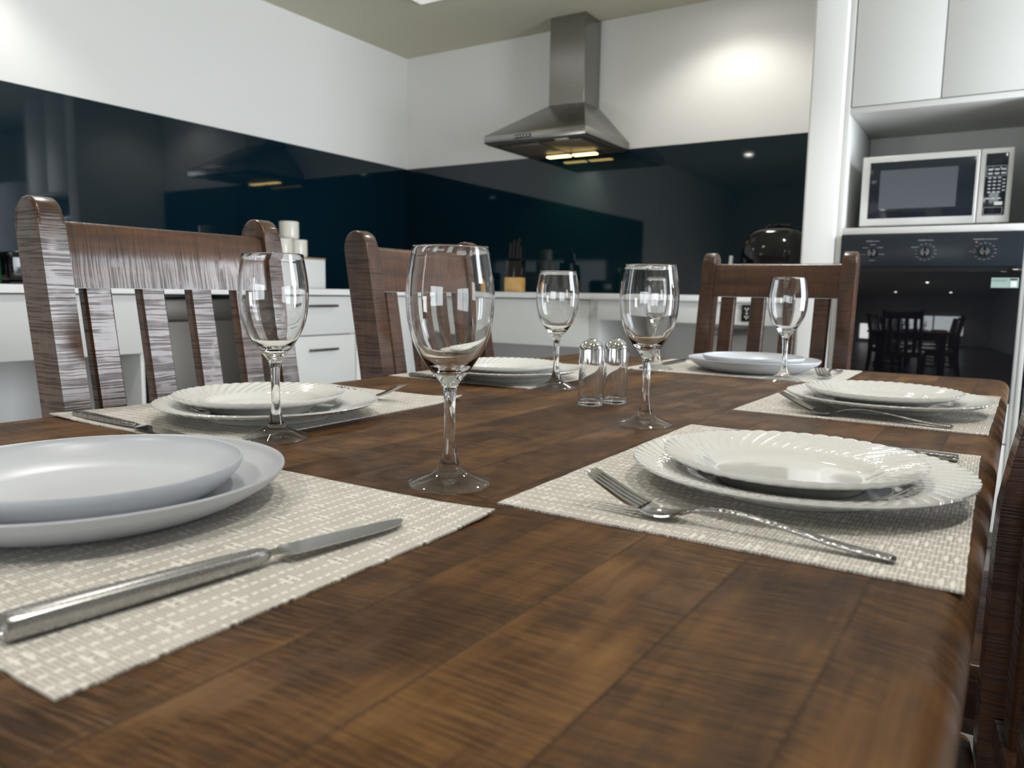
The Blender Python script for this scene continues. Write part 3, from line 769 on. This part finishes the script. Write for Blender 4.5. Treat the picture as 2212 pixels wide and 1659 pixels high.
# glass splashbacks
SZ1 = 1.704
tag(link('splashback', bx(XL + 0.0002, XL + 0.006, 0.0, YB - 0.0062, BZ1 + 0.0005, SZ1), MT['splash'], smooth=False), 'dark navy glossy glass splashback along the left wall, mirroring the hood', 'splashback')
tag(link('splashback', bx(XL + 0.0062, -0.6905, YB - 0.006, YB - 0.0002, BZ1 + 0.0005, SZ1), MT['splash'], smooth=False), 'dark navy glossy glass splashback on the back wall under the steel hood', 'splashback')
# left run: apron over open knee space, dishwasher, drawers
t = thing('bench_unit', 'white bench front panel over an open grey knee space at far left', 'kitchen bench', (XF, 0.6, 0))
link('front_panel', bx(-0.018, 0.0, 0.0, 1.115, 0.664, BZ0 - 0.006, 0.002), MT['cab'], t)
link('end_panel', bx(-0.59, -0.019, 1.100, 1.116, 0.0, BZ0 - 0.001, 0.001), MT['cab'], t)
link('side_panel', bx(-0.59, -0.019, 0.0, 0.016, 0.0, BZ0 - 0.001, 0.001), MT['cab'], t)
t = thing('dishwasher', 'brushed steel dishwasher under the left bench, seen between chair slats', 'dishwasher', (XF, 1.720, 0))
link('body', bx(-0.56, -0.035, 0.006, 0.594, 0.09, 0.868, 0.002), MT['cabdark'], t)
link('door', bx(-0.034, -0.004, 0.004, 0.596, 0.11, 0.782, 0.004), MT['dish'], t)
link('control_panel', bx(-0.034, -0.006, 0.004, 0.596, 0.786, 0.866, 0.003), MT['dish'], t)
link('kickboard', bx(-0.08, -0.062, 0.004, 0.596, 0.0, 0.088), MT['black'], t)
t = thing('drawer_cabinet', 'white drawer cabinet with dark bar handles left of the corner', 'cabinet', (XF, 2.320, 0))
bm = BM()
box(bm, -0.58, -0.020, 0.002, 0.018, 0.1, BZ0 - 0.001); box(bm, -0.58, -0.020, 0.508, 0.526, 0.1, BZ0 - 0.001)
box(bm, -0.58, -0.57, 0.018, 0.508, 0.1, BZ0 - 0.001); box(bm, -0.57, -0.020, 0.018, 0.508, 0.1, 0.118)
link('carcass', bm, MT['cab'], t, smooth=False)
for z0, z1 in ((0.700, 0.884), (0.458, 0.695), (0.110, 0.453)):
    d = link('drawer', bx(-0.0195, 0.0, 0.002, 0.524, z0, z1, 0.0015), MT['cab'], t)
    hz = z1 - 0.045 if z0 > 0.69 else z1 - 0.066
    bm = BM()
    box(bm, 0.022, 0.030, 0.210, 0.382, hz - 0.006, hz + 0.006, 0.002)
    box(bm, 0.0002, 0.023, 0.218, 0.228, hz - 0.004, hz + 0.004); box(bm, 0.0002, 0.023, 0.364, 0.374, hz - 0.004, hz + 0.004)
    link('handle', bm, MT['handle'], d)
link('kickboard', bx(-0.08, -0.062, 0.002, 0.526, 0.0, 0.099), MT['kick'], t)
t = thing('corner_cabinet', 'white plain corner cabinet panel right of the drawers', 'cabinet', (XF, 2.848, 0))
link('side_panel', bx(-0.018, 0.0, 0.002, YFB - 2.850, 0.1, BZ0 - 0.006, 0.0015), MT['cab'], t)
link('kickboard', bx(-0.08, -0.062, 0.002, YFB - 2.85, 0.0, 0.099), MT['kick'], t)
# back run: white panel, open recess below
t = thing('bench_unit', 'white bench front panel on the back wall below the knife block', 'kitchen bench', (XF, YFB, 0))
link('front_panel', bx(0.003, 1.062, 0.0, 0.018, 0.652, BZ0 - 0.006, 0.002), MT['cab'], t)
link('end_panel', bx(1.064, 1.119, 0.0, 0.58, 0.0, BZ0 - 0.001, 0.001), MT['cab'], t)
t = thing('bench_unit', 'white low apron of the projecting bench behind the far chair', 'kitchen bench', (XS, YFS, 0))
link('front_panel', bx(0.012, 0.930, 0.0, 0.018, 0.794, BZ0 - 0.001, 0.002), MT['cab'], t)
link('side_panel', bx(0.012, 0.030, 0.0185, 0.60, 0.794, BZ0 - 0.001, 0.001), MT['cab'], t)
t = thing('power_outlet', 'black double power outlet on the white apron behind the far chair', 'power outlet', (-0.905, YFS - 0.0005, 0.845))
link('plate', bx(-0.024, 0.024, -0.008, 0.0, -0.036, 0.036, 0.004), MT['glossblack'], t)
for k in (-1, 1):
    f = link('socket', bx(-0.013, 0.013, -0.0105, -0.0082, k * 0.017 - 0.012, k * 0.017 + 0.012, 0.001), MT['black'], t)
    bm = BM()
    for dx, dz in ((-0.006, 0.003), (0.006, 0.003), (0.0, -0.005)): box(bm, dx - 0.0022, dx + 0.0022, -0.0120, -0.0106, k * 0.017 + dz - 0.0022, k * 0.017 + dz + 0.0022)
    link('pin_slot', bm, MT['silver'], f)
t = thing('drain_trap', 'grey plastic drain trap hanging under the projecting bench', 'pipe', (-1.20, 3.62, 0))
link('cup', lathe(BM(), [(0.0, 0.668), (0.018, 0.672), (0.034, 0.692), (0.036, 0.72), (0.036, 0.775), (0.030, 0.785), (0.020, 0.790), (0.020, 0.8905), (0.0, 0.8905)], 24), MT['pvc'], t)
link('pipe', tube(BM(), [(0.038, 0, 0.745), (0.08, 0.0, 0.745), (0.12, 0.08, 0.742), (0.12, 0.332, 0.735)], 0.018, 12), MT['pvc'], t)

# ------------------------------------------------------------------ range hood
t = thing('range_hood', 'brushed steel chimney range hood with warm lamp on the back wall', 'range hood', (-2.07, YB - 0.0065, 0))
YH = -0.525
link('chimney', bx(-0.108, 0.108, -0.180, 0.006, 1.937, ZC - 0.001, 0.002), MT['hood'], t, angle=20)
bm = BM()
lo = [(-0.30, YH, 1.735), (0.30, YH, 1.735), (0.30, 0.0, 1.735), (-0.30, 0.0, 1.735)]
hi = [(-0.112, -0.184, 1.936), (0.112, -0.184, 1.936), (0.112, 0.0, 1.936), (-0.112, 0.0, 1.936)]
lip = [(x, y, 1.694) for x, y, z in lo]
sections(bm, [lip, lo, hi])
bmesh.ops.bevel(bm, geom=[e for e in bm.edges], offset=0.003, segments=2, profile=0.5, affect='EDGES', clamp_overlap=True)
link('canopy', bm, MT['hood'], t, angle=25)
link('underside', bx(-0.288, 0.288, YH + 0.012, -0.012, 1.688, 1.6935), MT['hooddark'], t)
for k in (-1, 1):
    link('grease_filter', bx(k * 0.125 - 0.118, k * 0.125 + 0.118, YH + 0.075, -0.155, 1.684, 1.6875, 0.001), MT['filter'], t)
l = link('lamp_housing', bx(-0.17, 0.17, -0.135, -0.06, 1.680, 1.6875, 0.003), MT['filter'], t)
for k in (-1, 1):
    link('lamp_lens', bx(k * 0.082 - 0.070, k * 0.082 + 0.070, -0.118, -0.078, 1.674, 1.6798, 0.0025), MT['lamp'], l)
f = link('control_strip', bx(-0.110, -0.010, YH - 0.0035, YH - 0.0002, 1.704, 1.724, 0.001), MT['hooddark'], t)
for k in range(5): link('button', lathe(BM(), [(0.0, 0.006), (0.0045, 0.005), (0.0055, 0.0), (0.0, 0.0)], 12), MT['chrome'], f).matrix_local = Matrix.Translation((-0.098 + 0.019 * k, YH - 0.0037, 1.714)) @ Matrix.Rotation(PI / 2, 4, 'X')
link('badge', bx(0.115, 0.185, YH + 0.02, YH + 0.055, 1.6840, 1.6876, 0.001), MT['silver'], t)
for k in (-1, 1):
    d = bpy.data.lights.new('hood_lamp_beam', 'SPOT'); d.energy = 6; d.spot_size = 2.3; d.spot_blend = 0.9; d.shadow_soft_size = 0.02; d.color = (1.0, 0.72, 0.28)
    o = bpy.data.objects.new('hood_lamp_beam', d); COL.objects.link(o); o.location = (-2.07 + k * 0.082, YB - 0.0065 - 0.098, 1.668)

# ------------------------------------------------------------------ oven tower
YT = YN                              # plane of the door faces
X0, X1 = -0.561, 0.089               # outer faces of the tower
XI0, XI1 = -0.540, 0.0585             # opening
YBK = YB - 0.001
t = thing('oven_tower', 'tall white cabinet tower holding the microwave and the black oven', 'kitchen cabinet', (0, 0, 0))
link('side_panel', bx(X0, XI0, YT - 0.002, YBK, 0.0, ZC - 0.001, 0.0015), MT['cab'], t)
link('side_panel', bx(XI1 + 0.0145, X1, YT - 0.002, YBK, 0.0, ZC - 0.001, 0.0015), MT['cab'], t)
link('inner_panel', bx(XI1, XI1 + 0.0140, YT + 0.0, YBK, 0.1, ZC - 0.002, 0.001), MT['cab'], t)
link('shelf', bx(XI0 + 0.0005, XI1 - 0.0005, YT, YBK, 1.162, 1.187, 0.0015), MT['cab'], t)
link('niche_top', bx(XI0 + 0.0005, XI1 - 0.0005, YT, YBK, 1.618, 1.640, 0.0015), MT['cab'], t)
link('back_panel', bx(XI0 + 0.0005, XI1 - 0.0005, YBK - 0.152, YBK - 0.15, 0.1, ZC - 0.002), MT['cab'], t)
dm = -0.236
link('cupboard_door', bx(XI0 + 0.004, dm - 0.0015, YT - 0.001, YT + 0.018, 1.643, ZC - 0.004, 0.0012), MT['cab'], t)
link('cupboard_door', bx(dm + 0.0015, XI1 - 0.002, YT - 0.001, YT + 0.018, 1.643, ZC - 0.004, 0.0012), MT['cab'], t)
link('drawer_front', bx(XI0 + 0.004, XI1 - 0.002, YT - 0.001, YT + 0.018, 0.402, 0.548, 0.0012), MT['cab'], t)
link('drawer_front', bx(XI0 + 0.004, XI1 - 0.002, YT - 0.001, YT + 0.018, 0.070, 0.397, 0.0012), MT['cab'], t)
link('kickboard', bx(XI0 + 0.0005, XI1 - 0.0005, YT + 0.05, YT + 0.066, 0.0, 0.092), MT['kick'], t)
# built-in oven
OV0, OV1 = -0.538, 0.058
t = thing('oven', 'black built-in oven with three knobs in the white tower', 'oven', (0, 0, 0))
link('body', bx(OV0 + 0.02, OV1 - 0.02, YT + 0.012, YT + 0.53, 0.560, 1.150), MT['black'], t)
f = link('control_panel', bx(OV0, OV1, YT - 0.022, YT + 0.0115, 1.037, 1.1575, 0.002), MT['panelblack'], t)
yk = YT - 0.0225
def disc_y(r, h, n=24, r2=None): # short knob pointing to -y
    bm = lathe(BM(), [(0.0, 0.0), (r, 0.0), (r2 or r * 0.9, h * 0.85), ((r2 or r * 0.9) * 0.9, h), (0.0, h)], n)
    bmesh.ops.rotate(bm, verts=bm.verts[:], cent=(0, 0, 0), matrix=Matrix.Rotation(PI / 2, 3, 'X')); return bm
def dashbars(bm, spans, z, h, y):
    for a, b in spans: box(bm, a, b, y - 0.0006, y, z - h / 2, z + h / 2)
for kx, kind in ((-0.424, 0), (-0.245, 1), (-0.058, 2)):
    kz = 1.0905
    k = link('knob', disc_y(0.0185, 0.022), MT['glossblack'], f); k.location = (kx, yk, kz)
    bm = bx(-0.0035, 0.0035, -0.030, -0.0222, -0.017, 0.017, 0.001); link('grip', bm, MT['glossblack'], k)
    bm = BM()
    rng = range(14) if kind else (0, 2, 4, 7, 10, 12)
    for i in rng:
        a = PI / 2 - 2 * PI * i / 14; r = 0.031
        ll = 0.004 if kind else 0.010
        cx, cz = kx + r * 1.05 * math.cos(a), kz + r * 0.95 * math.sin(a)
        box(bm, cx - ll, cx + ll, yk - 0.0003, yk + 0.0002, cz - 0.0011, cz + 0.0011)
    if kind: box(bm, kx - 0.048, kx - 0.026, yk - 0.0003, yk + 0.0002, kz + (0.016 if kind == 1 else -0.002) , kz + (0.0195 if kind == 1 else 0.0012))
    w = (0.022, 0.024, 0.036)[kind]
    box(bm, kx - w - 0.002, kx - 0.001, yk - 0.0003, yk + 0.0002, kz + 0.0415, kz + 0.0445); box(bm, kx + 0.001, kx + w, yk - 0.0003, yk + 0.0002, kz + 0.0415, kz + 0.0438)
    link('dial_print', bm, MT['legend'], f, smooth=False)
link('indicator_lamp', disc_y(0.0032, 0.002, 12), MT['red'], f).location = (-0.086, yk, 1.1235)
d = link('door', bx(OV0, OV1, YT - 0.022, YT + 0.0115, 0.556, 1.020, 0.002), MT['blackglass'], t)
link('door_gap_seal', bx(OV0 + 0.004, OV1 - 0.004, YT - 0.006, YT + 0.0115, 1.0205, 1.0365), MT['rubber'], t)
link('hinge_clip', bx(OV1 - 0.030, OV1 - 0.001, YT - 0.024, YT - 0.0065, 1.0235, 1.0285, 0.001), MT['chrome'], t)
s = link('energy_sticker', bx(-0.030, 0.052, YT - 0.0228, YT - 0.0222, 0.962, 0.997), MT['sticker'], d, smooth=False)
bm = BM()
dashbars(bm, [(-0.026, -0.010), (-0.008, 0.020)], 0.9895, 0.0022, YT - 0.0228); dashbars(bm, [(-0.026, 0.016)], 0.9845, 0.0015, YT - 0.0228)
link('printed_lines', bm, MT['legend'], s, smooth=False)
link('printed_bar', bx(0.027, 0.048, YT - 0.0234, YT - 0.0228, 0.9885, 0.9940), MT['panelblack'], s, smooth=False)
link('white_patch', bx(0.028, 0.047, YT - 0.0234, YT - 0.0228, 0.9645, 0.9855), MT['white'], s, smooth=False)
# microwave
t = thing('microwave_oven', 'silver microwave oven in the niche above the black oven', 'microwave', (0, 0, 0))
MX0, MX1, MY, MZ0, MZ1 = -0.489, 0.006, 3.30, 1.196, 1.460
link('body', bx(MX0 + 0.004, MX1 - 0.004, MY + 0.022, MY + 0.36, MZ0 + 0.002, MZ1 - 0.002, 0.004), MT['silver'], t)
d = link('door', bx(MX0, -0.0985, MY, MY + 0.0215, MZ0, MZ1, 0.004, 3), MT['silver'], t)
g = link('door_glass', bx(-0.461, -0.109, MY - 0.0018, MY - 0.0002, 1.224, 1.436, 0.001), MT['mwglass'], d)
link('window_mesh', bx(-0.424, -0.165, MY - 0.0024, MY - 0.0018, 1.259, 1.405), MT['mwmesh'], d)
p = link('control_panel', bx(-0.0970, MX1, MY, MY + 0.0215, MZ0, MZ1, 0.004, 3), MT['silver'], t)
link('keypad', bx(-0.0790, -0.0105, MY - 0.0018, MY - 0.0002, 1.222, 1.441, 0.001), MT['mwglass'], p)
ym = MY - 0.0019
bm = BM()
for r in range(2):
    for c in range(3): box(bm, -0.070 + c * 0.020, -0.056 + c * 0.020, ym - 0.0003, ym, 1.381 - r * 0.014, 1.387 - r * 0.014)
for r in range(5):
    for c in range(3): box(bm, -0.068 + c * 0.015, -0.059 + c * 0.015, ym - 0.0003, ym, 1.352 - r * 0.0125, 1.3565 - r * 0.0125)
for r in range(4): box(bm, -0.024, -0.015, ym - 0.0003, ym, 1.345 - r * 0.0125, 1.3495 - r * 0.0125)
for c in range(3): box(bm, -0.071 + c * 0.017, -0.059 + c * 0.017, ym - 0.0003, ym, 1.2795, 1.2845)
for a in ((-0.076, -0.0135, 1.3955, 1.3965), (-0.076, -0.0135, 1.3595, 1.3605), (-0.076, -0.075, 1.3595, 1.3965), (-0.0145, -0.0135, 1.3595, 1.3965), (-0.076, -0.0175, 1.250, 1.251), (-0.076, -0.0175, 1.2245, 1.2255), (-0.076, -0.075, 1.2245, 1.251), (-0.0185, -0.0175, 1.2245, 1.251)):
    box(bm, a[0], a[1], ym - 0.0003, ym, a[2], a[3])
link('key_print', bm, MT['legendlight'], p, smooth=False)
link('start_button', bx(-0.044, -0.019, ym - 0.0012, ym, 1.258, 1.270, 0.0005), MT['white'], p)
link('display', bx(-0.062, -0.028, ym - 0.0004, ym, 1.408, 1.424), MT['black'], p)
for x in (MX0 + 0.05, MX1 - 0.05):
    for y in (MY + 0.05, MY + 0.31): link('foot', lathe(BM(), [(0.0, 0.0), (0.012, 0.0), (0.014, 0.0105), (0.0, 0.0105)], 16, x, y), MT['rubber'], t).location = (0, 0, 1.1872)
# dark grey neighbour of the tower
t = thing('refrigerator', 'dark grey upright fridge side to the right of the white tower', 'refrigerator', (0.096, 3.27, 0))
link('body', bx(0.0, 0.68, 0.06, 0.675, 0.03, 1.78, 0.006), MT['fridge'], t)
link('door', bx(0.0, 0.68, 0.0, 0.0585, 0.62, 1.775, 0.01, 3), MT['fridge'], t)
link('freezer_drawer', bx(0.0, 0.68, 0.0, 0.0585, 0.12, 0.612, 0.01, 3), MT['fridge'], t)
link('base_grille', bx(0.01, 0.67, 0.05, 0.0595, 0.0, 0.112), MT['black'], t)

# ------------------------------------------------------------------ things on the benches
t = thing('knife_block', 'bamboo knife block with black knives on the back bench', 'knife block', (-2.285, 3.62, BZ1 + 0.0005), 0.25)
link('base', bx(-0.045, 0.045, -0.045, 0.055, 0.0, 0.080, 0.003), MT['bamboo'], t)
link('slot_head', prism(BM(), [(-0.043, 0.0805), (0.053, 0.0805), (0.068, 0.185), (-0.028, 0.170)], 0, -0.044, 0.044, 0.003), MT['glossblack'], t)
for k, (dx, dy, h) in enumerate(((-0.028, 0.0, 0.088), (-0.008, 0.002, 0.104), (0.014, 0.0, 0.096), (0.030, 0.004, 0.072), (-0.018, 0.034, 0.104), (0.012, 0.034, 0.112))):
    ky, kz = dy, 0.1745 + (dy + 0.028) * 0.156 + 0.0012
    o = link('kitchen_knife', prism(BM(), [(-0.010, 0.0), (0.010, 0.0), (0.012, h * 0.4), (0.0095, h * 0.7), (0.012, h * 0.94), (0.006, h), (-0.006, h), (-0.010, h * 0.94), (-0.0085, h * 0.5)], 0, -0.006, 0.006, 0.002), MT['glossblack'])
    o.matrix_world = Matrix.Translation((-2.285, 3.62, BZ1 + 0.0005)) @ Matrix.Rotation(0.25, 4, 'Z') @ Matrix.Translation((dx, ky, kz)) @ Matrix.Rotation(-0.14, 4, 'X')
    tag(o, 'black-handled kitchen knife standing in the bamboo knife block', 'kitchen knife', 'knives in the bamboo block')
# air fryer: egg-shaped gloss black body
t = thing('air_fryer', 'gloss black rounded air fryer on the bench beside the wall end', 'air fryer', (-0.865, 3.60, BZ1 + 0.0005))
prof = smoothpath([(0.125, 0.0), (0.142, 0.014), (0.153, 0.07), (0.156, 0.14), (0.151, 0.195), (0.138, 0.245), (0.112, 0.285), (0.066, 0.306), (0.004, 0.312)], 48)
def sq(k, r, z, a):   # squarish in plan
    c, s = abs(math.cos(a)), abs(math.sin(a)); return r * (c ** 3.2 + s ** 3.2) ** (-1 / 3.2) * 0.98, z
link('body', lathe(BM(), [(0.0, 0.0)] + prof + [(0.0, 0.312)], 64, fn=sq), MT['glossblack'], t, angle=50)
link('basket', bx(-0.098, 0.098, -0.168, -0.120, 0.022, 0.135, 0.02, 4), MT['black'], t, angle=50)
link('handle', tube(BM(), [(-0.140, -0.075, 0.035), (-0.178, -0.115, 0.035), (-0.180, -0.118, 0.060), (-0.176, -0.114, 0.178)], 0.0095, 12), MT['silver'], t, angle=50)
link('top_cap', lathe(BM(), [(0.0, 0.3125), (0.050, 0.3105), (0.058, 0.3125), (0.053, 0.3185), (0.0, 0.3215)], 32), MT['glossblack'], t)
# white box with three handleless cups
t = thing('storage_box', 'white square storage box on the left bench under the stacked cups', 'storage box', (-3.05, 2.735, BZ1 + 0.0005))
link('body', bx(-0.10, 0.10, -0.20, 0.108, 0.0, 0.148, 0.004), MT['boxwhite'], t)
link('lid', bx(-0.102, 0.102, -0.202, 0.110, 0.1485, 0.156, 0.003), MT['boxlid'], t)
def cup(label, y, z, x=-3.02):
    r, h = 0.0475, 0.0865
    prof = [(0.0, 0.0), (r - 0.008, 0.0), (r - 0.002, 0.004), (r, 0.012), (r, h - 0.003), (r - 0.0015, h), (r - 0.0045, h), (r - 0.006, h - 0.003), (r - 0.006, 0.012), (r - 0.012, 0.007), (0.0, 0.006)]
    o = link('cup', lathe(BM(), prof, 40), MT['mug'], None, angle=50); o.location = (x, y, z)
    return tag(o, label, 'cup', 'cream cups stacked on the white box')
zb = BZ1 + 0.0005 + 0.1565
cup('cream straight-sided cup on the white box, lower right of the stack', 2.722, zb)
cup('cream straight-sided cup on the white box, lower left and half hidden', 2.624, zb)
cup('cream straight-sided cup on top of the two lower cups', 2.668, zb + 0.0869)
# green bottle and low black toaster at the left picture edge
t = thing('bottle', 'green plastic bottle at the left picture edge on the bench', 'bottle', (-3.02, 1.302, BZ1 + 0.0005))
link('body', lathe(BM(), smoothpath([(0.0, 0.0), (0.034, 0.0), (0.038, 0.006), (0.039, 0.05), (0.036, 0.12), (0.028, 0.16), (0.015, 0.185), (0.013, 0.205), (0.0, 0.206)], 60), 32), MT['green'], t)
link('cap', lathe(BM(), [(0.0, 0.2065), (0.015, 0.2065), (0.015, 0.232), (0.008, 0.238), (0.0, 0.238)], 24), MT['white'], t)
t = thing('toaster', 'low black box-shaped appliance on the left bench beside the green bottle', 'toaster', (-3.10, 1.50, BZ1 + 0.0005))
link('body', bx(-0.075, 0.075, -0.13, 0.13, 0.008, 0.118, 0.022, 4), MT['glossblack'], t, angle=50)
link('base', bx(-0.068, 0.068, -0.122, 0.122, 0.0, 0.0078, 0.002), MT['rubber'], t)
for k in (-1, 1): link('bread_slot', bx(k * 0.026 - 0.012, k * 0.026 + 0.012, -0.085, 0.085, 0.1182, 0.1195), MT['silver'], t)
link('lever', bx(-0.012, 0.012, 0.1302, 0.146, 0.07, 0.082, 0.003), MT['black'], t)

bpy.context.view_layer.update()
